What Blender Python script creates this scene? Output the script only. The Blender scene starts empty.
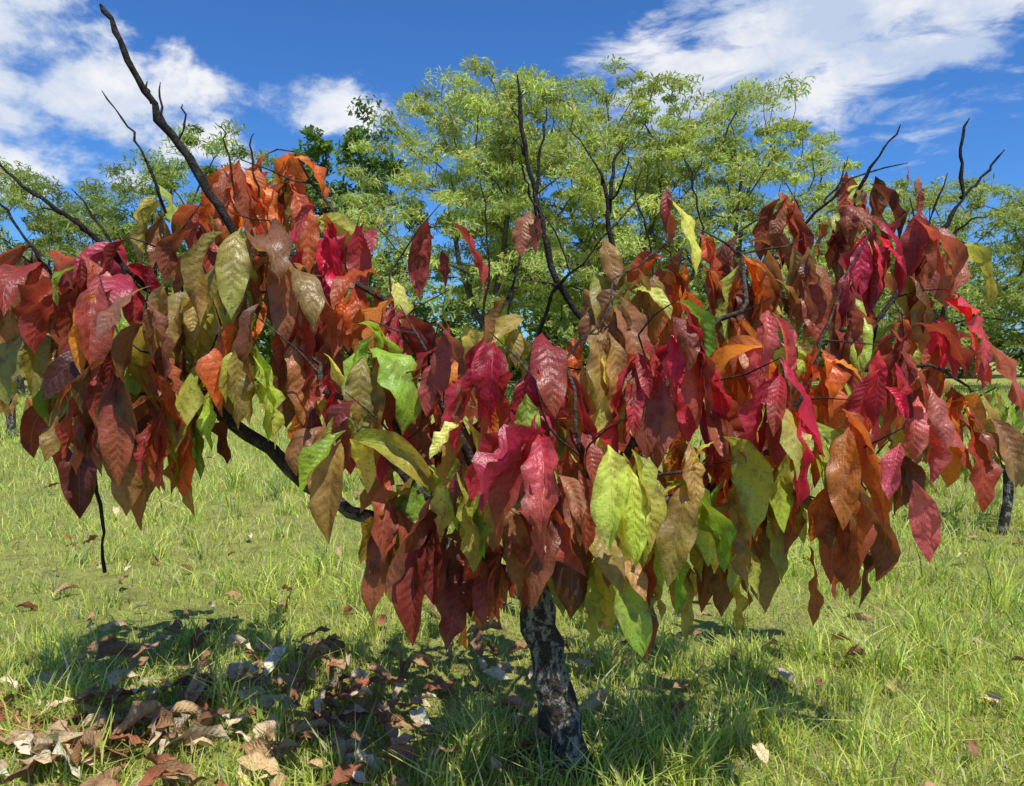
import bpy, math, numpy as np
from mathutils import Vector
R = np.random.RandomState(7)
scene = bpy.context.scene
scene.view_settings.view_transform='Standard'
scene.view_settings.look='None'
scene.view_settings.exposure=0

# ------------------------------------------------------------------ helpers
CAM_H=1.6; F=740.0; HZ=354.0
def S(b,e,d):
    """survey point: bearing, height reading and distance north of the standpoint -> metres"""
    return np.array([(b-512.0)/F*d, d, CAM_H+(HZ-e)/F*d])
def lin(c):
    c=np.array(c,float)/255.0
    return np.where(c<=0.04045,c/12.92,((c+0.055)/1.055)**2.4)
def nrm(v):
    return v/np.maximum(np.linalg.norm(v,axis=-1,keepdims=True),1e-9)
def mesh_obj(name,verts,faces,mat,cols=None,uvs=None,parent=None,smooth=True):
    verts=np.asarray(verts,np.float32); faces=np.asarray(faces,np.int32)
    n=faces.shape[1]; nf=len(faces)
    me=bpy.data.meshes.new(name)
    me.vertices.add(len(verts)); me.vertices.foreach_set('co',verts.ravel())
    me.loops.add(nf*n); me.loops.foreach_set('vertex_index',faces.ravel())
    me.polygons.add(nf); me.polygons.foreach_set('loop_start',np.arange(0,nf*n,n,dtype=np.int32))
    me.update(calc_edges=True); me.validate()
    me.polygons.foreach_set('use_smooth',np.full(nf,smooth,dtype=bool))
    if cols is not None:
        a=me.attributes.new('Col','FLOAT_COLOR','POINT')
        c=np.ones((len(verts),4),np.float32); c[:,:3]=cols
        a.data.foreach_set('color',c.ravel())
    if uvs is not None:
        l=me.uv_layers.new(name='UVMap')
        l.data.foreach_set('uv',np.asarray(uvs,np.float32)[faces.ravel()].ravel())
    me.materials.append(mat); me.update()
    o=bpy.data.objects.new(name,me); scene.collection.objects.link(o)
    if parent: o.parent=parent
    return o
def empty(name,loc=(0,0,0)):
    o=bpy.data.objects.new(name,None); scene.collection.objects.link(o); return o

class NT:
    def __init__(s,tree): s.t=tree; s.n=tree.nodes; s.l=tree.links
    def node(s,ty,**k):
        n=s.n.new(ty)
        for a,b in k.items(): setattr(n,a,b)
        return n
    def link(s,a,b): s.l.new(a,b)
    def inp(s,n,i,v):
        if v is None: return
        if hasattr(v,'is_linked') or isinstance(v,bpy.types.NodeSocket): s.l.new(v,n.inputs[i])
        else: n.inputs[i].default_value=v
    def math(s,op,a,b=None,c=None,clamp=False):
        n=s.node('ShaderNodeMath',operation=op); n.use_clamp=clamp
        s.inp(n,0,a); s.inp(n,1,b); s.inp(n,2,c); return n.outputs[0]
    def vmath(s,op,a,b=None,out=0):
        n=s.node('ShaderNodeVectorMath',operation=op); s.inp(n,0,a); s.inp(n,1,b); return n.outputs[out]
    def mix(s,f,a,b,blend='MIX'):
        n=s.node('ShaderNodeMix',data_type='RGBA',blend_type=blend)
        s.inp(n,0,f); s.inp(n,6,a); s.inp(n,7,b); return n.outputs[2]
    def noise(s,vec,scale,detail=4,rough=0.55,dist=0):
        n=s.node('ShaderNodeTexNoise'); s.inp(n,'Vector',vec)
        n.inputs['Scale'].default_value=scale; n.inputs['Detail'].default_value=detail
        n.inputs['Roughness'].default_value=rough; n.inputs['Distortion'].default_value=dist
        return n.outputs[0]
    def mr(s,v,a,b,c,d,smooth=False):
        n=s.node('ShaderNodeMapRange'); n.interpolation_type='SMOOTHSTEP' if smooth else 'LINEAR'
        for i,x in enumerate((v,a,b,c,d)): s.inp(n,i,x)
        return n.outputs[0]
def new_mat(name):
    m=bpy.data.materials.new(name); m.use_nodes=True; m.node_tree.nodes.clear()
    t=NT(m.node_tree); out=t.node('ShaderNodeOutputMaterial'); return m,t,out

# ------------------------------------------------------------------ materials
def leaf_material(name,trans=0.4,rough=0.42,veins=10.0,tgain=1.5,spec=0.5,bump=0.6):
    m,t,out=new_mat(name)
    at=t.node('ShaderNodeAttribute',attribute_name='Col')
    uv=t.node('ShaderNodeUVMap',uv_map='UVMap')
    g=t.node('ShaderNodeNewGeometry')
    n1=t.noise(g.outputs['Position'],16,2,0.6); n2=t.noise(g.outputs['Position'],110,1,0.6)
    sp=t.node('ShaderNodeSeparateXYZ'); t.link(uv.outputs[0],sp.inputs[0])
    u=t.math('ABSOLUTE',t.math('MULTIPLY_ADD',sp.outputs[0],2.0,-1.0))
    ph=t.math('SUBTRACT',t.math('MULTIPLY',sp.outputs[1],veins),t.math('MULTIPLY',t.math('POWER',u,0.75),1.3))
    pil=t.math('ABSOLUTE',t.math('SINE',t.math('MULTIPLY',ph,math.pi)))
    vein=t.mr(pil,0.0,0.12,1.0,0.0)
    mid=t.mr(u,0.015,0.045,1.0,0.0)
    dark=t.mix(1.0,at.outputs[0],(0.50,0.40,0.35,1),'MULTIPLY')
    base=t.mix(t.mr(n1,0.47,0.70,0.0,0.8),at.outputs[0],dark)
    edge=t.math('MULTIPLY',t.mr(t.math('ADD',u,t.math('MULTIPLY_ADD',n1,0.8,-0.4)),0.82,1.1,0.0,1.0),0.5)
    base=t.mix(edge,base,(0.13,0.06,0.022,1))
    base=t.mix(t.mr(n2,0.58,0.72,0.0,0.5),base,(0.08,0.035,0.015,1))
    base=t.mix(t.math('MULTIPLY',vein,0.20),base,dark)
    light=t.mix(0.4,at.outputs[0],(0.55,0.36,0.20,1))
    base=t.mix(t.math('MULTIPLY',mid,0.4),base,light)
    fine=t.math('SINE',t.math('ADD',t.math('MULTIPLY',sp.outputs[0],70.0),t.math('MULTIPLY',sp.outputs[1],25.0)))
    soft=t.math('MULTIPLY_ADD',t.math('COSINE',t.math('MULTIPLY',ph,2*math.pi)),-0.5,0.5)
    hgt=t.math('MULTIPLY',t.math('ADD',t.math('MULTIPLY',soft,0.6),t.math('MULTIPLY',pil,0.2)),t.mr(u,0.3,1.0,1.0,0.2))
    hgt=t.math('ADD',hgt,t.math('MULTIPLY',fine,0.06))
    hgt=t.math('ADD',hgt,t.math('MULTIPLY',n2,1.1))
    hgt=t.math('SUBTRACT',hgt,t.math('MULTIPLY',mid,0.6))
    bp=t.node('ShaderNodeBump'); bp.inputs['Strength'].default_value=bump; bp.inputs['Distance'].default_value=0.004
    t.link(hgt,bp.inputs['Height'])
    p=t.node('ShaderNodeBsdfPrincipled'); t.link(base,p.inputs['Base Color'])
    t.link(t.mr(n1,0.3,0.7,rough-0.06,rough+0.2),p.inputs['Roughness'])
    p.inputs['Specular IOR Level'].default_value=spec; t.link(bp.outputs[0],p.inputs['Normal'])
    tr=t.node('ShaderNodeBsdfTranslucent')
    gm=t.node('ShaderNodeGamma'); t.link(base,gm.inputs[0]); gm.inputs[1].default_value=0.85
    tc=t.mix(1.0,gm.outputs[0],(tgain*1.12,tgain,tgain*0.6,1),'MULTIPLY')
    t.link(tc,tr.inputs[0])
    ms=t.node('ShaderNodeMixShader'); ms.inputs[0].default_value=trans
    t.link(p.outputs[0],ms.inputs[1]); t.link(tr.outputs[0],ms.inputs[2]); t.link(ms.outputs[0],out.inputs[0])
    return m
def simple_foliage(name,trans=0.4,rough=0.6,tint=(1.2,1.15,0.5)):
    m,t,out=new_mat(name)
    at=t.node('ShaderNodeAttribute',attribute_name='Col')
    p=t.node('ShaderNodeBsdfPrincipled'); t.link(at.outputs[0],p.inputs['Base Color'])
    p.inputs['Roughness'].default_value=rough; p.inputs['Specular IOR Level'].default_value=0.3
    tr=t.node('ShaderNodeBsdfTranslucent')
    t.link(t.mix(1.0,at.outputs[0],(*tint,1),'MULTIPLY'),tr.inputs[0])
    ms=t.node('ShaderNodeMixShader'); ms.inputs[0].default_value=trans
    t.link(p.outputs[0],ms.inputs[1]); t.link(tr.outputs[0],ms.inputs[2]); t.link(ms.outputs[0],out.inputs[0])
    return m
def bark_material(name,dark,lightc,amount=0.5,sc=1.0,zfade=None):
    m,t,out=new_mat(name)
    g=t.node('ShaderNodeNewGeometry')
    mp=t.node('ShaderNodeMapping'); t.link(g.outputs['Position'],mp.inputs[0]); mp.inputs['Scale'].default_value=(1,1,0.7)
    n1=t.noise(mp.outputs[0],16*sc,5,0.68,0.8); n2=t.noise(g.outputs['Position'],45*sc,4,0.65); n3=t.noise(mp.outputs[0],70*sc,3,0.6,0.6)
    c=t.mix(n3,tuple(dark)+(1,),tuple(np.array(dark)*2.6)+(1,))
    am=t.math('MULTIPLY',t.mr(n1,0.50,0.56,0,1),amount)
    if zfade:
        sx=t.node('ShaderNodeSeparateXYZ'); t.link(g.outputs['Position'],sx.inputs[0])
        am=t.math('MULTIPLY',am,t.mr(sx.outputs[2],zfade[0],zfade[1],1.0,0.2))
    c=t.mix(am,c,tuple(lightc)+(1,))
    c=t.mix(t.mr(n2,0.53,0.60,0,0.8),c,tuple(np.array(dark)*1.0)+(1,))
    bp=t.node('ShaderNodeBump'); bp.inputs['Strength'].default_value=1.0; bp.inputs['Distance'].default_value=0.02
    t.link(t.math('ADD',n3,t.math('ADD',n1,n2)),bp.inputs['Height'])
    p=t.node('ShaderNodeBsdfPrincipled'); t.link(c,p.inputs['Base Color']); p.inputs['Roughness'].default_value=0.9
    p.inputs['Specular IOR Level'].default_value=0.2
    t.link(bp.outputs[0],p.inputs['Normal']); t.link(p.outputs[0],out.inputs[0])
    return m
M_leaf=leaf_material('cacao_leaf',trans=0.38,rough=0.38,tgain=1.65,spec=0.55,bump=0.5)
M_dry=leaf_material('dry_leaf',trans=0.10,rough=0.65,tgain=1.0,spec=0.3,bump=0.8)
M_grass=simple_foliage('grass_blades',0.38,0.45,(1.15,1.2,0.6))
M_fol=simple_foliage('tree_foliage',0.42,0.55,(1.2,1.15,0.7))
M_bark=bark_material('cacao_bark',(0.035,0.028,0.022),(0.36,0.34,0.29),0.9,zfade=(0.7,1.2))
M_twig=bark_material('dead_wood',(0.022,0.018,0.016),(0.14,0.12,0.10),0.4,2.0)
M_bark2=bark_material('grey_bark',(0.05,0.04,0.033),(0.20,0.18,0.15),0.4,0.2)

# ground
m,t,out=new_mat('grassy_soil')
g=t.node('ShaderNodeNewGeometry')
a=t.noise(g.outputs['Position'],0.35,4,0.6); b=t.noise(g.outputs['Position'],5,5,0.7); c3=t.noise(g.outputs['Position'],60,3,0.7)
c=t.mix(t.mr(a,0.35,0.65,0,1),(0.40,0.47,0.08,1),(0.55,0.54,0.15,1))
c=t.mix(t.mr(b,0.45,0.65,0,0.8),c,(0.25,0.23,0.07,1))
c=t.mix(t.mr(c3,0.45,0.65,0,0.6),c,(0.20,0.145,0.07,1))
bp=t.node('ShaderNodeBump'); bp.inputs['Strength'].default_value=0.9; bp.inputs['Distance'].default_value=0.05
t.link(t.math('ADD',b,c3),bp.inputs['Height'])
p=t.node('ShaderNodeBsdfPrincipled'); t.link(c,p.inputs['Base Color']); p.inputs['Roughness'].default_value=0.9
p.inputs['Specular IOR Level'].default_value=0.1
t.link(bp.outputs[0],p.inputs['Normal']); t.link(p.outputs[0],out.inputs[0])
M_ground=m
def gz(x,y):
    r=np.sqrt(x*x+y*y)
    return (0.035*np.sin(x*1.1+0.4)*np.cos(y*0.9)+0.02*np.sin(x*2.7+y*1.9))*np.clip(r/3,0,1)+0.12*np.sin(x*0.21)*np.sin(y*0.17+1)*np.clip((r-5)/15,0,1)
xs=np.concatenate([-np.geomspace(800,8,40),np.linspace(-7.8,7.8,79),np.geomspace(8,800,40)])
ys=xs+4
X,Y=np.meshgrid(xs,ys); V=np.stack([X,Y,gz(X,Y)],-1).reshape(-1,3)
nx=len(xs); ii=np.arange(nx*(nx-1)).reshape(nx-1,nx)[:, :-1].ravel()
mesh_obj('ground',V,np.stack([ii,ii+1,ii+1+nx,ii+nx],1),M_ground)

# ------------------------------------------------------------------ skeleton / tubes
class Skel:
    def __init__(s): s.pos=[];s.par=[];s.len=[]
    def add(s,p,par):
        p=np.array(p,float); s.pos.append(p); s.par.append(par)
        s.len.append(0 if par<0 else s.len[par]+np.linalg.norm(p-s.pos[par])); return len(s.pos)-1
    def line(s,pts,par,sub=3,jit=0.01):
        P=[s.pos[par]] if par>=0 else []
        P=P+[np.array(q,float) for q in pts]
        if par<0: par=s.add(P[0],-1)
        idx=[par]; Q=[2*P[0]-P[1]]+P+[2*P[-1]-P[-2]]
        for k in range(1,len(Q)-2):
            for j in range(1,sub+1):
                u=j/sub; p0,p1,p2,p3=Q[k-1:k+3]
                q=0.5*((2*p1)+(-p0+p2)*u+(2*p0-5*p1+4*p2-p3)*u*u+(-p0+3*p1-3*p2+p3)*u**3)
                idx.append(s.add(q+R.normal(0,jit,3),idx[-1]))
        return idx
    def attach(s,tgt,w=0.35,seg=0.12,lift=0.25,jit=0.008,minidx=0):
        P=np.array(s.pos[minidx:]); d=np.linalg.norm(P-tgt,axis=1)+w*np.array(s.len[minidx:])
        d=d+np.where(P[:,2]>tgt[2]+0.02,0.8*(P[:,2]-tgt[2]),0)
        i=int(np.argmin(d))+minidx; a=s.pos[i]; D=np.linalg.norm(tgt-a)
        par=s.par[i]; dr=nrm(a-s.pos[par]) if par>=0 else np.array([0,0,1.])
        c=a+0.4*D*nrm(0.5*dr+0.8*nrm(tgt-a))+np.array([0,0,-lift*0.25*D])
        n=max(2,int(D/seg)); k=i
        for j in range(1,n+1):
            u=j/n; q=(1-u)**2*a+2*u*(1-u)*c+u*u*tgt
            if j<n: q=q+R.normal(0,jit,3)
            k=s.add(q,k)
        return k
    def radii(s,r0,rroot,e=2.2):
        n=len(s.pos); acc=np.zeros(n); r=np.zeros(n)
        for i in range(n-1,-1,-1):
            r[i]=max(acc[i]**(1/e) if acc[i]>0 else 0,r0)
            if s.par[i]>=0: acc[s.par[i]]+=(r[i]*1.015)**e
        k=(rroot-r0)/max(r[0]-r0,1e-6)
        return r0+(r-r0)*k
    def mesh(s,r,sides=7,rough=0.06):
        n=len(s.pos); ch=[[] for _ in range(n)]
        for i,p in enumerate(s.par):
            if p>=0: ch[p].append(i)
        V=[];Fc=[];off=0
        starts=[(-1,i) for i in range(n) if s.par[i]<0]
        while starts:
            p,i=starts.pop(); chain=[]; rr=[]
            if p>=0: chain.append(s.pos[p]); rr.append(r[i]*1.1)
            while True:
                chain.append(s.pos[i]); rr.append(r[i])
                if not ch[i]: break
                b=max(ch[i],key=lambda q:r[q])
                for q in ch[i]:
                    if q!=b: starts.append((i,q))
                i=b
            C=np.array(chain)
            if len(C)<2: continue
            T=nrm(np.gradient(C,axis=0)); ref=np.array([0.3,1,0.1]) if abs(T[0][1])<0.9 else np.array([1,0,0.])
            N=nrm(np.cross(T[0],ref)); ang=np.linspace(0,2*math.pi,sides,endpoint=False)
            for k in range(len(C)):
                N=nrm(N-T[k]*np.dot(N,T[k])); B=np.cross(T[k],N)
                rad=rr[k]*(1+R.normal(0,rough,sides))
                if k==len(C)-1: rad=rad*0.45
                V.append(C[k]+(np.cos(ang)*rad)[:,None]*N+(np.sin(ang)*rad)[:,None]*B)
            m0=off
            for k in range(len(C)-1):
                a=m0+k*sides+np.arange(sides); b=m0+k*sides+(np.arange(sides)+1)%sides
                Fc.append(np.stack([a,b,b+sides,a+sides],1))
            off+=len(C)*sides
        return np.concatenate(V),np.concatenate(Fc)

# ------------------------------------------------------------------ big leaves
class Leaves:
    def __init__(s,nu=6,nv=14): s.V=[];s.C=[];s.U=[];s.n=0;s.nu=nu;s.nv=nv
    def add(s,base,az,e0,e1,L,W,col,fold=0.3,roll=0.0,twist=0.0,drift=0.0,curl=0.0,pw=0.6,col2=None,crink=1.0):
        nv,nu=s.nv,s.nu
        t=np.linspace(0,1,nv+1)
        e=e0+(e1-e0)*t**pw; a=az+drift*t
        T=np.stack([np.cos(e)*np.cos(a),np.cos(e)*np.sin(a),np.sin(e)],1)
        P=base+np.concatenate([np.zeros((1,3)),np.cumsum(0.5*(T[1:]+T[:-1])*L/nv,axis=0)])
        N=np.stack([-np.sin(e)*np.cos(a),-np.sin(e)*np.sin(a),np.cos(e)],1)
        Sd=np.cross(T,N); ro=roll+twist*t
        S2=Sd*np.cos(ro)[:,None]+N*np.sin(ro)[:,None]; N2=-Sd*np.sin(ro)[:,None]+N*np.cos(ro)[:,None]
        tb=np.clip((t-0.06)/0.94,0,1)          # short petiole
        pk=R.uniform(0.75,1.0)
        w=W*0.5*np.sin(np.pi*tb**pk)**0.72*(1-0.5*np.clip((t-0.8)/0.2,0,1)**1.3)
        w=np.maximum(w,0.0022); w[-1]=0.0008
        u=np.linspace(-1,1,nu+1); ph=R.rand()*6.28; fr=R.uniform(1.5,4)
        au=np.abs(u)[None,:]
        wave=0.11*W*crink*au**1.5*np.sin(fr*2*np.pi*t[:,None]+ph+(u[None,:]>0)*1.7)
        wave=wave+R.normal(0,0.026*W*crink,(nv+1,nu+1))
        x=w[:,None]*u[None,:]*math.cos(fold)
        z=w[:,None]*(au*math.sin(fold)-curl*au**2)+wave*(w/(W*0.5))[:,None]
        V=P[:,None,:]+x[:,:,None]*S2[:,None,:]+z[:,:,None]*N2[:,None,:]
        s.V.append(V.reshape(-1,3))
        tv=t*R.uniform(0.85,1.25)+0.02*np.sin(t*R.uniform(8,14)+ph)
        uv=np.stack(np.broadcast_arrays(u[None,:]*0.5+0.5,tv[:,None]),-1).reshape(-1,2)
        c=np.array(col)
        if col2 is not None:
            k=np.clip(t*1.2-0.1,0,1)[:,None,None]; cc=c*(1-k)+np.array(col2)*k
            cc=np.broadcast_to(cc,(nv+1,nu+1,3)).reshape(-1,3)
        else: cc=np.broadcast_to(c,((nv+1)*(nu+1),3))
        s.C.append(cc); s.U.append(uv); s.n+=1
    def build(s,name,mat,parent=None):
        nu,nv=s.nu,s.nv; i=(np.arange(nv)[:,None]*(nu+1)+np.arange(nu)[None,:]).ravel()
        f=np.stack([i,i+1,i+nu+2,i+nu+1],1); k=(nv+1)*(nu+1)
        Fc=(f[None]+np.arange(s.n)[:,None,None]*k).reshape(-1,4)
        return mesh_obj(name,np.concatenate(s.V),Fc,mat,np.clip(np.concatenate(s.C),0,0.9),np.concatenate(s.U),parent)

PAL={
 'crim':[(208,38,72),(184,28,56),(216,64,92),(150,28,46),(180,54,66),(200,46,76)],
 'cb':[(188,58,70),(164,62,58),(142,52,46),(192,90,82),(124,44,40),(174,88,66)],
 'rb':[(178,84,62),(156,70,52),(188,98,72),(132,58,42),(168,66,56),(172,112,72)],
 'br':[(154,102,70),(132,84,56),(176,122,84),(112,68,48),(156,88,68),(154,126,76)],
 'mar':[(128,50,44),(104,44,36),(142,60,50),(156,68,52),(100,50,38),(130,80,54)],
 'or':[(224,110,46),(204,92,44),(228,142,56),(178,80,48),(166,92,60)],
 'ol':[(172,162,76),(152,140,66),(192,172,90),(146,112,66),(136,94,58),(168,178,82)],
 'gr':[(148,184,62),(168,196,76),(124,158,52),(190,206,88),(160,140,68)],
 'yg':[(228,228,104),(206,218,92),(236,226,118),(170,184,74),(182,144,78)],
 'pk':[(226,112,114),(208,98,94),(198,116,98),(220,84,100)],
}
def cluster(L,c,n,pal,size=1.0,nfac=1.0,out=None,dense=1.4):
    c=np.array(c,float); az0=R.rand()*6.28; n=int(round(n*dense*R.uniform(0.8,1.15)))
    tone=R.uniform(0.8,1.18)
    for k in range(n):
        az=az0+k*2.4+R.normal(0,0.35)
        if out is not None and R.rand()<0.35: az=out+R.normal(0,0.6)
        col=lin(PAL[pal][R.randint(len(PAL[pal]))])*R.uniform(0.78,1.2)*tone
        if R.rand()<0.14: col=lin(PAL[['br','ol','or','gr','yg','mar','or'][R.randint(7)]][R.randint(4)])
        col2=col*np.array([R.uniform(0.7,1.25),R.uniform(0.7,1.2),R.uniform(0.7,1.2)])
        if R.rand()<0.25: col2=0.5*col+0.5*lin((180,116,66))
        Ln=size*R.uniform(0.21,0.37)*nfac
        if k>=n-2: Ln*=0.6
        b=c+np.array([0,0,-0.18*R.rand()*min(1,size)])+R.normal(0,0.022,3)
        wild=R.rand()<0.36
        e0=math.radians(R.uniform(-45,30) if wild else R.uniform(-75,-20)); e1=math.radians(R.uniform(-115,-60) if wild else R.uniform(-100,-80))
        L.add(b,az,e0,e1,Ln,Ln*R.uniform(0.30,0.41),col,fold=R.uniform(0.05,0.85),roll=R.normal(0,0.6 if wild else 0.35),
              twist=R.normal(0,1.1 if wild else 0.55),drift=R.normal(0,0.5),curl=R.uniform(-0.25,0.6),pw=R.uniform(0.3,0.75) if wild else R.uniform(0.25,0.5),
              col2=col2,crink=R.uniform(0.8,2.0))

# ------------------------------------------------------------------ the cacao tree
tree=empty('cacao_tree')
sk=Skel()
tr=sk.line([S(580,810,2.75),S(566,745,2.76),S(550,670,2.8),S(535,595,2.85)],-1,4,0.004)
sk.pos[0][2]=-0.08
fork=tr[-1]; fk2=tr[-2]
sk.line([S(470,560,2.85),S(405,540,2.8),S(350,512,2.75),S(290,470,2.75),S(225,418,2.75),S(180,350,2.8),S(150,270,2.85)],fork,3)
sk.line([S(505,540,2.75),S(480,480,2.65),S(440,400,2.6),S(400,320,2.7)],fork,3)
sk.line([S(560,560,2.85),S(600,530,2.8),S(680,500,2.75),S(760,465,2.75),S(830,400,2.75),S(880,320,2.8),S(905,250,2.85)],fork,3)
sk.line([S(560,530,2.9),S(620,460,3.0),S(700,380,3.1),S(760,300,3.1),S(800,230,3.1)],fk2,3)
sk.line([S(520,500,3.0),S(510,420,3.1),S(540,330,3.1),S(560,280,3.0)],fork,3)
sk.line([S(470,500,3.1),S(400,420,3.3),S(330,320,3.3),S(270,230,3.1)],fork,3)
sk.line([S(560,560,2.7),S(590,520,2.55),S(630,450,2.45),S(670,380,2.5)],fork,3)
sk.line([S(560,540,3.2),S(620,480,3.6),S(700,400,3.8)],fork,3)
CL=[
(245,163,2.9,7,'or'),(298,155,3.0,7,'or'),(205,205,2.8,7,'rb'),(160,182,3.0,6,'ol'),(272,222,2.6,8,'br'),(235,215,2.5,5,'ol'),(272,157,3.1,5,'or'),
(318,205,2.7,5,'crim'),(362,215,2.8,3,'crim'),(130,238,2.7,6,'crim'),(75,255,2.6,7,'cb'),(38,240,2.8,6,'rb'),(8,245,2.9,6,'br'),
(45,282,2.8,4,'ol'),(102,275,2.45,6,'cb'),(152,272,2.3,4,'br',1.1),(200,270,2.6,6,'ol'),(250,272,2.5,5,'br'),(302,275,2.6,6,'rb'),
(120,335,2.4,6,'mar'),(158,355,2.4,6,'rb'),(90,365,2.6,7,'rb'),(130,385,2.5,6,'br'),(182,370,2.6,6,'gr'),(250,310,2.45,6,'gr'),
(222,325,2.7,5,'ol'),(282,335,2.7,4,'br'),(85,390,2.8,5,'mar'),(150,395,2.6,4,'br'),(210,355,2.6,4,'gr'),(330,352,2.5,4,'crim',0.7),(345,392,2.3,4,'yg'),(320,390,2.5,4,'br'),(370,320,2.4,6,'gr'),
(390,275,2.7,6,'or'),(442,205,2.7,3,'cb'),(350,280,2.8,5,'or'),(340,220,2.9,4,'crim'),(400,305,2.5,6,'cb'),(440,322,2.35,6,'cb'),
(490,332,2.2,7,'crim'),(535,380,2.1,5,'crim'),(515,280,2.8,5,'ol'),(450,290,2.8,4,'cb'),(455,405,2.2,5,'yg'),(388,415,2.5,4,'crim',0.7),
(388,460,2.4,6,'rb'),(430,485,2.3,6,'mar'),(480,450,2.25,7,'gr'),(508,495,2.3,6,'rb'),(560,440,2.3,5,'mar'),(590,475,2.4,5,'gr'),(455,520,2.5,5,'mar'),(420,430,2.4,4,'gr'),
(545,330,2.5,5,'crim'),(575,390,2.4,5,'cb'),(612,280,2.6,6,'br'),(640,265,2.7,6,'ol'),(600,240,2.8,3,'yg'),(535,205,2.9,2,'rb',0.8),
(655,180,2.8,2,'rb'),(692,228,2.9,5,'or'),(662,248,2.8,5,'or'),(600,325,2.45,5,'yg'),(680,298,2.3,7,'crim'),(638,335,2.4,6,'cb'),
(632,415,2.1,5,'yg'),(662,475,2.3,6,'gr'),(702,440,2.25,6,'yg'),(602,535,2.35,4,'yg'),(645,535,2.4,5,'ol'),(725,515,2.5,6,'ol'),(700,505,2.6,4,'br'),(630,500,2.6,5,'yg'),(680,520,2.7,5,'ol'),(735,460,2.35,4,'gr'),
(740,312,2.6,6,'or'),(770,298,2.4,5,'pk'),(780,358,2.2,7,'crim'),(740,255,2.8,6,'or'),(782,185,3.0,7,'rb'),(830,200,3.0,6,'rb'),
(865,175,3.0,5,'mar'),(800,240,2.8,6,'br'),(845,272,2.6,6,'cb'),(870,225,2.7,6,'crim'),(905,200,2.8,5,'cb'),(902,166,2.9,2,'pk',0.4),
(932,230,2.9,5,'cb'),(940,290,2.7,6,'crim'),(975,325,2.8,4,'pk'),(900,315,2.6,6,'cb'),(880,345,2.5,6,'crim'),(930,365,2.6,5,'pk'),(840,165,3.0,3,'rb',0.8),
(850,400,2.3,5,'or',1.1),(905,428,2.15,2,'pk',1.25),(958,380,2.7,5,'or'),(832,455,2.4,6,'or',1.1),(780,440,2.5,6,'ol'),(800,400,2.45,5,'gr'),
(762,475,2.6,6,'ol'),(720,380,2.4,6,'rb'),(820,340,2.5,5,'or'),(855,470,2.6,4,'br'),(700,330,2.5,5,'crim'),(560,490,2.4,4,'mar'),(980,390,2.9,3,'br'),(900,430,2.7,4,'br'),
(480,530,2.6,5,'mar'),(600,440,2.6,4,'rb'),(750,430,2.6,5,'or'),(820,500,2.6,4,'rb'),(430,400,2.6,5,'br'),(520,460,2.7,6,'rb'),(555,520,2.8,5,'ol'),(400,490,2.7,5,'rb')]
LV=Leaves(6,12)
tips=[]
for q in CL:
    b,e,d,n,pal=q[:5]; sz=q[5] if len(q)>5 else 1.0
    p=S(b,e,d); tips.append((p,n,pal,sz))
env=[(60,250,370),(130,230,400),(200,190,350),(280,190,330),(350,260,380),(420,330,480),(500,340,500),(580,310,500),(660,240,510),(740,230,510),(820,210,460),(900,220,420),(950,280,380)]
for k in range(88):
    i=R.randint(len(env)); b,lo,hi=env[i]; b=b+R.uniform(-40,40)
    e=R.uniform(lo,hi)
    if 430<b<590 and e<330: continue
    pal=['rb','or','ol','cb','mar','gr','cb','yg','or','br','rb','gr'][R.randint(12)]
    dd=R.uniform(2.75,3.7)
    p=S(b,e,2.9); p[1]=dd; tips.append((p,R.randint(4,7),pal,0.95))
root=sk.pos[fork]
order=sorted(range(len(tips)),key=lambda i:np.linalg.norm(tips[i][0]-root))
for i in order:
    p,n,pal,sz=tips[i]
    sk.attach(p,w=0.3,seg=0.09,lift=0.3,jit=0.006,minidx=fk2)
    cluster(LV,p,n,pal,sz,out=math.atan2(p[1]-3.0,p[0]-0.1))
V,Fc=sk.mesh(sk.radii(0.0032,0.078,2.1),12,0.10)
mesh_obj('trunk_and_branches',V,Fc,M_bark,parent=tree)
LV.build('leaves',M_leaf,tree)
V=[];Fc=[];off=0
def twig(pts,r0,r1,sides=6):
    global off
    k=Skel(); idx=k.line(pts,-1,4,0.005); r=np.linspace(r0,r1,len(k.pos))*(1+R.normal(0,0.12,len(k.pos)))
    v,f=k.mesh(r,sides,0.1); V.append(v); Fc.append(f+off); off+=len(v)
twig([S(255,260,2.75),S(215,195,2.7),S(185,150,2.7),S(150,95,2.65),S(128,45,2.6),S(115,14,2.6)],0.018,0.009)
twig([S(192,160,2.7),S(168,120,2.7),S(168,88,2.75)],0.006,0.003)
twig([S(182,146,2.7),S(192,128,2.7),S(190,110,2.7)],0.005,0.003)
twig([S(158,108,2.66),S(152,88,2.7)],0.006,0.004)
twig([S(170,215,2.8),S(150,160,2.8),S(135,130,2.8),S(108,95,2.8)],0.006,0.003)
twig([S(150,290,2.8),S(95,235,2.75),S(50,202,2.7),S(15,175,2.7),S(-8,145,2.7)],0.010,0.004)
twig([S(60,290,2.8),S(38,250,2.8),S(10,212,2.8),S(-10,190,2.8)],0.008,0.003)
twig([S(130,280,2.7),S(112,240,2.7),S(78,192,2.7)],0.007,0.003)
twig([S(95,235,2.75),S(70,215,2.8),S(45,212,2.9)],0.006,0.003)
twig([S(240,210,2.8),S(232,160,2.8),S(228,130,2.8)],0.005,0.003)
twig([S(262,200,2.8),S(256,165,2.8),S(257,135,2.8)],0.005,0.003)
twig([S(590,330,3.0),S(562,290,3.0),S(545,245,3.0),S(537,200,3.0),S(524,150,3.0),S(518,80,3.0)],0.015,0.007)
twig([S(536,195,3.0),S(540,150,3.0),S(546,112,3.0)],0.008,0.003)
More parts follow.
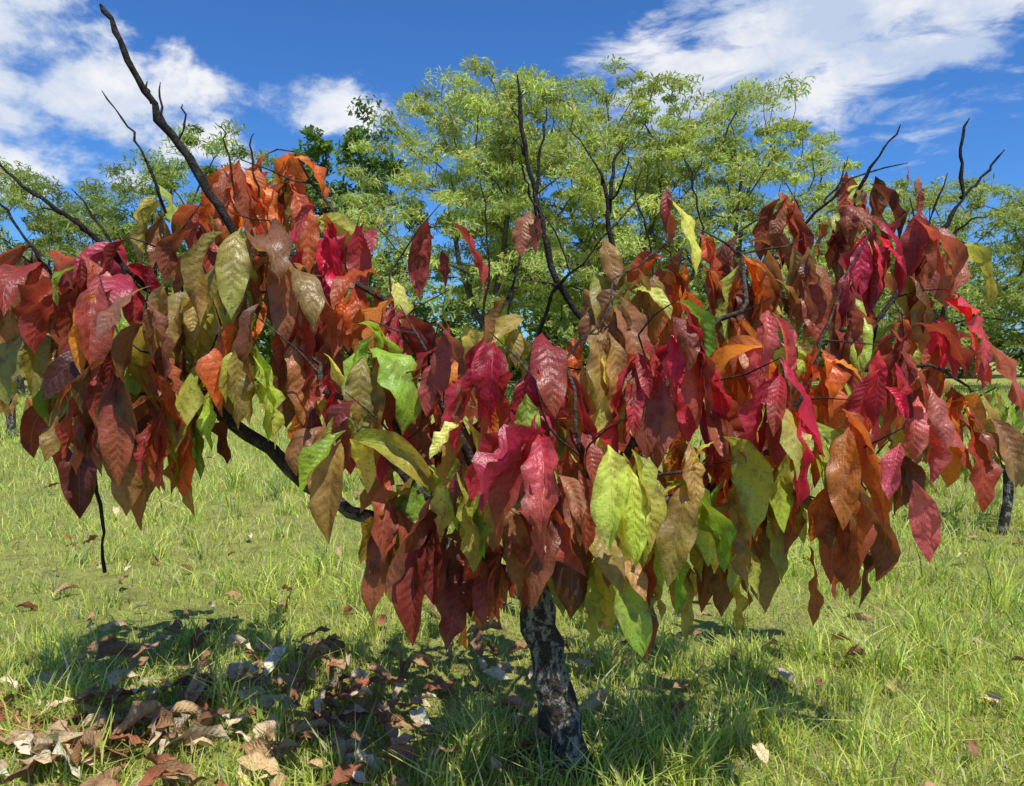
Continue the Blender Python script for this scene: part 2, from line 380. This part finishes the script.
twig([S(526,160,3.0),S(512,140,3.0)],0.005,0.003)
twig([S(541,225,3.0),S(528,190,2.95),S(523,165,2.9)],0.005,0.003)
twig([S(620,300,3.0),S(610,240,3.0),S(605,200,3.0),S(598,172,3.0)],0.013,0.006)
twig([S(608,215,3.0),S(612,175,3.0),S(622,145,3.05)],0.010,0.005)
twig([S(604,190,3.0),S(590,160,3.0),S(565,130,3.0)],0.005,0.002)
twig([S(606,205,3.0),S(618,190,2.95),S(628,160,2.9)],0.006,0.003)
twig([S(480,330,3.1),S(490,270,3.1),S(486,215,3.1),S(480,180,3.1)],0.006,0.002)
twig([S(500,320,3.1),S(520,260,3.2),S(520,230,3.2)],0.006,0.003)
twig([S(690,280,3.1),S(700,230,3.1),S(690,190,3.1),S(700,160,3.1)],0.006,0.002)
twig([S(650,300,3.2),S(648,240,3.2),S(634,200,3.2),S(640,170,3.2)],0.005,0.002)
twig([S(850,200,3.0),S(872,160,2.95),S(893,130,2.95)],0.007,0.004)
twig([S(905,280,2.9),S(935,235,2.9),S(955,200,2.9),S(953,160,2.9),S(957,125,2.9)],0.010,0.005)
twig([S(955,200,2.9),S(975,180,2.9),S(996,154,2.9)],0.007,0.004)
twig([S(900,270,2.9),S(925,220,2.9),S(940,178,2.9)],0.006,0.003)
twig([S(930,250,2.9),S(960,225,2.85),S(985,215,2.8)],0.005,0.002)
twig([S(820,205,3.0),S(835,185,3.0),S(842,160,3.0)],0.005,0.002)
twig([S(99,575,2.95),S(97,520,2.9),S(93,460,2.85),S(100,380,2.8)],0.007,0.005)
mesh_obj('dead_twigs',np.concatenate(V),np.concatenate(Fc),M_twig,parent=tree)

# ------------------------------------------------------------------ neighbouring young cacao trees
def young(bx,by,h,rad,n,seed,pals,lsz=1.0):
    e=empty('young_cacao_tree'); s=Skel()
    s.line([(bx,by,-0.03),(bx+0.05,by,h*0.25),(bx-0.03,by,h*0.45)],-1,3,0.01); f=len(s.pos)-1
    L=Leaves(2,7)
    for k in range(n):
        a=R.rand()*6.28; q=R.rand()**0.5*rad
        p=np.array([bx+q*math.cos(a),by+q*math.sin(a),h*R.uniform(0.5,1.0)-0.25*h*(q/rad)**2])
        s.attach(p,0.3,0.15,0.3,0.01,f); cluster(L,p,R.randint(5,8),pals[R.randint(len(pals))],lsz,dense=1.0)
    v,fc=s.mesh(s.radii(0.005,0.05*h/1.8,2.1),6,0.06); mesh_obj('trunk',v,fc,M_bark,parent=e); L.build('leaves',M_leaf,e)
young(4.42,6.6,1.65,0.7,30,1,['ol','gr','yg'],0.75)
young(-9.4,13.8,2.9,1.4,60,2,['yg','gr','yg','ol'],1.1)
young(-17.2,25.5,3.6,1.8,60,3,['yg','gr'],1.3)

# ------------------------------------------------------------------ feathery background trees
def fronds(C,rx,rz,per,fl,fw,col,cvar,flat=0.5):
    n=len(C)*per; c=np.repeat(C,per,0)
    o=nrm(R.normal(size=(n,3)))*(R.rand(n,1)**0.5); o=o*np.array([rx,rx,rz])*np.repeat(R.uniform(0.5,1.4,(len(C),1)),per,0)
    p=c+o
    d=R.normal(size=(n,3)); d[:,2]=d[:,2]*flat-0.15; d=nrm(d)
    up=np.tile([0,0,1.],(n,1))+R.normal(0,0.5,(n,3)); s=nrm(np.cross(d,up))
    l=fl*R.uniform(0.6,1.3,(n,1)); w=fw*R.uniform(0.6,1.3,(n,1))
    V=np.stack([p-d*l*0.5,p+s*w*0.5,p+d*l*0.5+np.array([0,0,-0.15])*l,p-s*w*0.5],1).reshape(-1,3)
    cc=np.repeat(np.clip(R.normal(1,cvar,(len(C),1)),0.5,1.6),per,0)*np.clip(R.normal(1,0.18,(n,1)),0.5,1.6)*np.array(col)
    cc=cc*(1+np.array([0.15,0.0,0.0])*R.normal(0,1,(n,1)))
    return V,np.repeat(np.clip(cc,0.003,0.8),4,0)
def quads(n): return np.arange(n*4).reshape(-1,4)
def bgtree(name,bx,by,h,rad,seed,ncl,per,col,base=0.25,fl=0.27,fw=0.065,rx=0.65,rz=0.28,stems=3,tr=0.2,thick=1.0):
    global R
    keep=R; R=np.random.RandomState(seed)
    e=empty(name); s=Skel(); s.add((bx,by,-0.1),-1)
    t0=s.line([(bx+R.normal(0,.2),by,h*0.12)],0,3,0.02)[-1]
    for k in range(stems):
        a=6.28*k/stems+R.rand(); q=rad*0.35
        s.line([(bx+q*0.4*math.cos(a),by+q*0.4*math.sin(a),h*0.3),(bx+q*math.cos(a),by+q*math.sin(a),h*0.55)],t0,4,0.05)
    P=[]
    sub=[(R.uniform(-0.8,0.8),R.uniform(-0.75,0.75),R.uniform(-0.08,0.03)) for _ in range(12)]
    while len(P)<ncl:
        k=-1
        if R.rand()<0.6:
            k=R.randint(12); cx,cy,_=sub[k]; x=cx+R.normal(0,0.18); y=cy+R.normal(0,0.18)
        else: x,y=R.uniform(-1,1,2)
        rr=math.hypot(x,y)
        if rr>1.05: continue
        topz=1-0.36*rr**2+0.03*math.sin(7*x+seed)+(sub[k][2]*0.7 if k>=0 else -0.04)
        z=topz-(1-base)*0.85*thick*R.rand()**1.3*(1-0.25*rr)
        if z<base: continue
        P.append((bx+x*rad,by+y*rad,z*h-rz*0.5))
    P=np.array(P); o=np.argsort(np.linalg.norm(P-np.array([bx,by,h*0.4]),axis=1))
    for i in o: s.attach(P[i],0.25,0.5,-0.2,0.05,3)
    v,f=s.mesh(s.radii(0.013,tr,2.3),5,0.05); mesh_obj('trunk_and_branches',v,f,M_bark2,parent=e)
    V,C=fronds(P,rx,rz,per,fl,fw,col,0.18,flat=0.8)
    mesh_obj('foliage',V,quads(len(V)//4),M_fol,C,parent=e,smooth=False)
    R=keep
G1=(0.46,0.53,0.17); G2=(0.41,0.48,0.14); G3=(0.15,0.24,0.06)
bgtree('rain_tree',-0.9,27,12.0,5.9,11,380,120,G1,tr=0.22)
bgtree('rain_tree',4.2,30,13.6,5.4,12,290,110,G2,tr=0.22,stems=5,thick=0.9)
bgtree('rain_tree',8.3,28,11.8,5.2,13,240,100,G1,tr=0.24,stems=6,thick=0.72)
bgtree('rain_tree',-12,31,11.2,5.0,14,230,115,(0.30,0.38,0.11))
bgtree('rain_tree',-20,30,9.8,5.8,15,250,115,(0.32,0.39,0.12))
bgtree('rain_tree',17.5,31,9.2,6,16,270,110,(0.36,0.43,0.13))
bgtree('rain_tree',26,33,9.4,6,17,200,110,(0.33,0.40,0.12))
bgtree('broadleaf_tree',-6.3,30,11.6,3.2,18,110,100,G3,fl=0.28,fw=0.14,rx=0.6,rz=0.4)
R2=R; R=np.random.RandomState(5)
P=[]
for k in range(60):
    cx=-62+k*2.1+R.normal(0,1.5); cy=R.uniform(40,56); hh=R.uniform(5.5,8.5)*cy/42; rr=R.uniform(3,5)
    for j in range(48):
        o=nrm(R.normal(size=3))*R.uniform(0.7,1); P.append((cx+o[0]*rr,cy+o[1]*rr,hh*0.48+o[2]*hh*0.5))
P=np.array(P)
V,C=fronds(P,1.3,0.7,36,0.7,0.3,(0.28,0.36,0.11),0.25)
mesh_obj('distant_trees',V,quads(len(V)//4),M_fol,C,smooth=False)
R=R2

# ------------------------------------------------------------------ grass
def grass(N,dmin,dmax,hmin,hmax,wd,ctr=None):
    if ctr is None:
        d=np.exp(R.uniform(math.log(dmin),math.log(dmax),N)); x=R.uniform(-1,1,N)*(0.8*d+1.0)
    else:
        k=R.randint(len(ctr),size=N); x=ctr[k,0]+R.normal(0,0.05,N); d=ctr[k,1]+R.normal(0,0.05,N)
    sc=np.clip(d/5,1,8)**0.75
    patch=0.5+0.25*np.sin(x*1.7+np.sin(d*1.3)*2)*np.cos(d*1.9+np.sin(x*2.1))+0.25*np.sin(x*6.1+2*np.sin(d*5))*np.sin(d*7.3+2*np.sin(x*4.7))
    if ctr is None:
        keep=R.rand(N)<0.22+1.0*patch; x=x[keep]; d=d[keep]; sc=sc[keep]; patch=patch[keep]; N=len(x)
    h=R.uniform(hmin,hmax,N)*(0.3+1.4*patch)*np.clip(sc,1,2.2); w=wd*R.uniform(0.6,1.4,N)*sc
    az=R.uniform(0,6.283,N); ln=R.uniform(0.15,1.3,N)
    dx=np.cos(az);dy=np.sin(az)
    fa=R.uniform(0,6.283,N); sx=np.cos(fa);sy=np.sin(fa)
    z0=gz(x,d)-0.005
    V=np.zeros((N,6,3))
    for r,(tt,ww) in enumerate(((0,1.0),(0.5,0.8),(1.0,0.12))):
        px=x+dx*h*ln*tt**2*0.8; py=d+dy*h*ln*tt**2*0.8; pz=z0+h*(tt-0.3*ln*tt**2)
        for s_,sg in ((0,-1),(1,1)):
            V[:,r*2+s_,0]=px+sx*w*ww*sg*0.5; V[:,r*2+s_,1]=py+sy*w*ww*sg*0.5; V[:,r*2+s_,2]=pz
    base=np.array([0.62,0.70,0.14])
    c=base*np.clip(R.normal(1,0.28,(N,1)),0.35,1.4)*(0.75+0.45*patch[:,None])
    yel=R.rand(N)<0.12+0.22*(1-patch); c[yel]=np.array([0.72,0.62,0.36])*R.uniform(0.5,1.1,(yel.sum(),1))
    dk=R.rand(N)<0.2; c[dk]=c[dk]*np.array([0.45,0.65,0.65])
    cc=np.repeat(np.clip(c,0,0.82),6,0)
    i=np.arange(N)[:,None]*6
    f=np.concatenate([i+np.array([[0,1,3,2]]),i+np.array([[2,3,5,4]])])
    return V.reshape(-1,3),f,cc
A=grass(210000,2.2,42,0.04,0.11,0.006)
tuft=np.stack([R.uniform(-3.5,5,260),R.uniform(2.5,9,260)],1)
tuft=np.concatenate([tuft,np.stack([0.05+R.normal(0,0.35,35),3.0+R.normal(0,0.12,35)],1),np.stack([0.55+R.normal(0,0.12,22),2.75+R.normal(0,0.12,22)],1)])
B=grass(11000,0,0,0.12,0.26,0.009,ctr=tuft)
mesh_obj('grass',np.concatenate([A[0],B[0]]),np.concatenate([A[1],B[1]+len(A[0])]),M_grass,np.concatenate([A[2],B[2]]))

# ------------------------------------------------------------------ fallen leaves
FL=Leaves(4,9)
dry=[(200,168,120),(222,198,154),(176,140,98),(150,112,76),(230,214,178),(184,144,104),(166,104,72)]
def drop(x,y,s=1.0):
    L=R.uniform(0.12,0.27)*s
    e0=math.radians(R.uniform(0,40)); e1=math.radians(R.uniform(-60,10))
    FL.add(np.array([x,y,gz(x,y)+R.uniform(0.03,0.09)]),R.rand()*6.28,e0,e1,L,L*R.uniform(0.28,0.42),lin(dry[R.randint(len(dry))])*R.uniform(0.8,1.3),
        fold=R.uniform(-0.2,1.0),roll=R.normal(0,0.6),twist=R.normal(0,1.2),drift=R.normal(0,0.6),curl=R.uniform(-0.6,0.9),pw=1.0,crink=1.8)
for k in range(140): drop(-1.65+R.normal(0,0.5),R.normal(2.9,0.3))
for k in range(130): drop(R.normal(-0.9,0.8),R.normal(3.1,0.45),0.85)
for k in range(130): drop(R.normal(-0.5,1.1),R.normal(3.8,0.8),0.7)
for k in range(90): drop(R.uniform(-3.5,3.0),R.uniform(2.8,6.5),0.65)
for k in range(80): drop(R.uniform(-6,6),R.uniform(5,12),0.7)
FL.build('fallen_leaves',M_dry)

# ------------------------------------------------------------------ sun + sky
sd=Vector((0.22,-0.38,0.89)).normalized()
el=math.asin(sd.z); rot=math.atan2(sd.x,sd.y)
sun=bpy.data.lights.new('sun','SUN'); sun.energy=5.0; sun.angle=math.radians(0.5); sun.color=(1,0.965,0.90)
so=bpy.data.objects.new('sun',sun); scene.collection.objects.link(so); so.rotation_euler=(-sd).to_track_quat('-Z','Y').to_euler()
w=bpy.data.worlds.new('World'); scene.world=w; w.use_nodes=True; w.node_tree.nodes.clear(); t=NT(w.node_tree)
out=t.node('ShaderNodeOutputWorld'); bg=t.node('ShaderNodeBackground'); bg.inputs[1].default_value=0.10
sky=t.node('ShaderNodeTexSky',sky_type='NISHITA'); sky.sun_disc=False; sky.sun_elevation=el; sky.sun_rotation=rot
sky.altitude=200; sky.air_density=1.0; sky.dust_density=0.3; sky.ozone_density=3.0
tc=t.node('ShaderNodeTexCoord'); dirv=tc.outputs['Generated']
skyc=t.mix(1.0,sky.outputs[0],(0.46,0.92,1.50,1),'MULTIPLY')
def blob(c,sc,rotdeg=0):
    v=t.vmath('SUBTRACT',dirv,tuple(c))
    if rotdeg:
        m_=t.node('ShaderNodeMapping'); m_.vector_type='POINT'; t.link(v,m_.inputs[0]); m_.inputs['Rotation'].default_value=(0,math.radians(rotdeg),0); v=m_.outputs[0]
    v=t.vmath('MULTIPLY',v,tuple(sc)); l=t.vmath('LENGTH',v,None,1)
    return t.mr(l,0.15,1.0,1.0,0.0,True)
def dirn(b,e):
    v=np.array([(b-512)/F,1,(HZ-e)/F]); return v/np.linalg.norm(v)
n1=t.noise(t.vmath('MULTIPLY',dirv,(1,1,1.5)),9,7,0.6,0.1)
mw=t.node('ShaderNodeMapping'); t.link(dirv,mw.inputs[0]); mw.inputs['Rotation'].default_value=(0,math.radians(18),0); mw.inputs['Scale'].default_value=(3,3,9)
n2=t.noise(mw.outputs[0],3.2,7,0.6,0.4)
b1=blob(dirn(70,110),(3.2,1.5,7)); b2=blob(dirn(300,105),(5.0,2,14)); b1c=blob(dirn(10,20),(5,2,11))
b3=blob(dirn(830,35),(1.9,1.2,7),14); b4=blob(dirn(850,120),(4,2,12))
puffy=t.math('MAXIMUM',t.math('MAXIMUM',b1,b1c),t.math('MULTIPLY',b2,0.9))
d1=t.math('MULTIPLY',t.mr(t.math('MULTIPLY_ADD',puffy,0.36,n1),0.65,0.84,0,1,True),0.93)
wisp=t.math('MAXIMUM',b3,t.math('MULTIPLY',b4,0.55))
d2=t.math('MULTIPLY',t.mr(t.math('MULTIPLY_ADD',wisp,0.46,n2),0.66,0.92,0,1,True),0.9)
dens=t.math('MAXIMUM',d1,d2)
shade=t.mr(n1,0.42,0.62,0,1)
cc=t.mix(shade,(5.8,6.8,8.5,1),(9.6,9.6,9.7,1))
t.link(t.mix(dens,skyc,cc),bg.inputs[0]); t.link(bg.outputs[0],out.inputs[0])

# ------------------------------------------------------------------ camera
cam=bpy.data.cameras.new('camera'); co=bpy.data.objects.new('camera',cam); scene.collection.objects.link(co)
cam.sensor_width=36; cam.lens=F/1024*36; cam.clip_end=3000; cam.clip_start=0.05
co.location=(0,0,CAM_H); co.rotation_euler=(math.radians(90-math.degrees(math.atan((393-HZ)/F))),0,0)
scene.camera=co
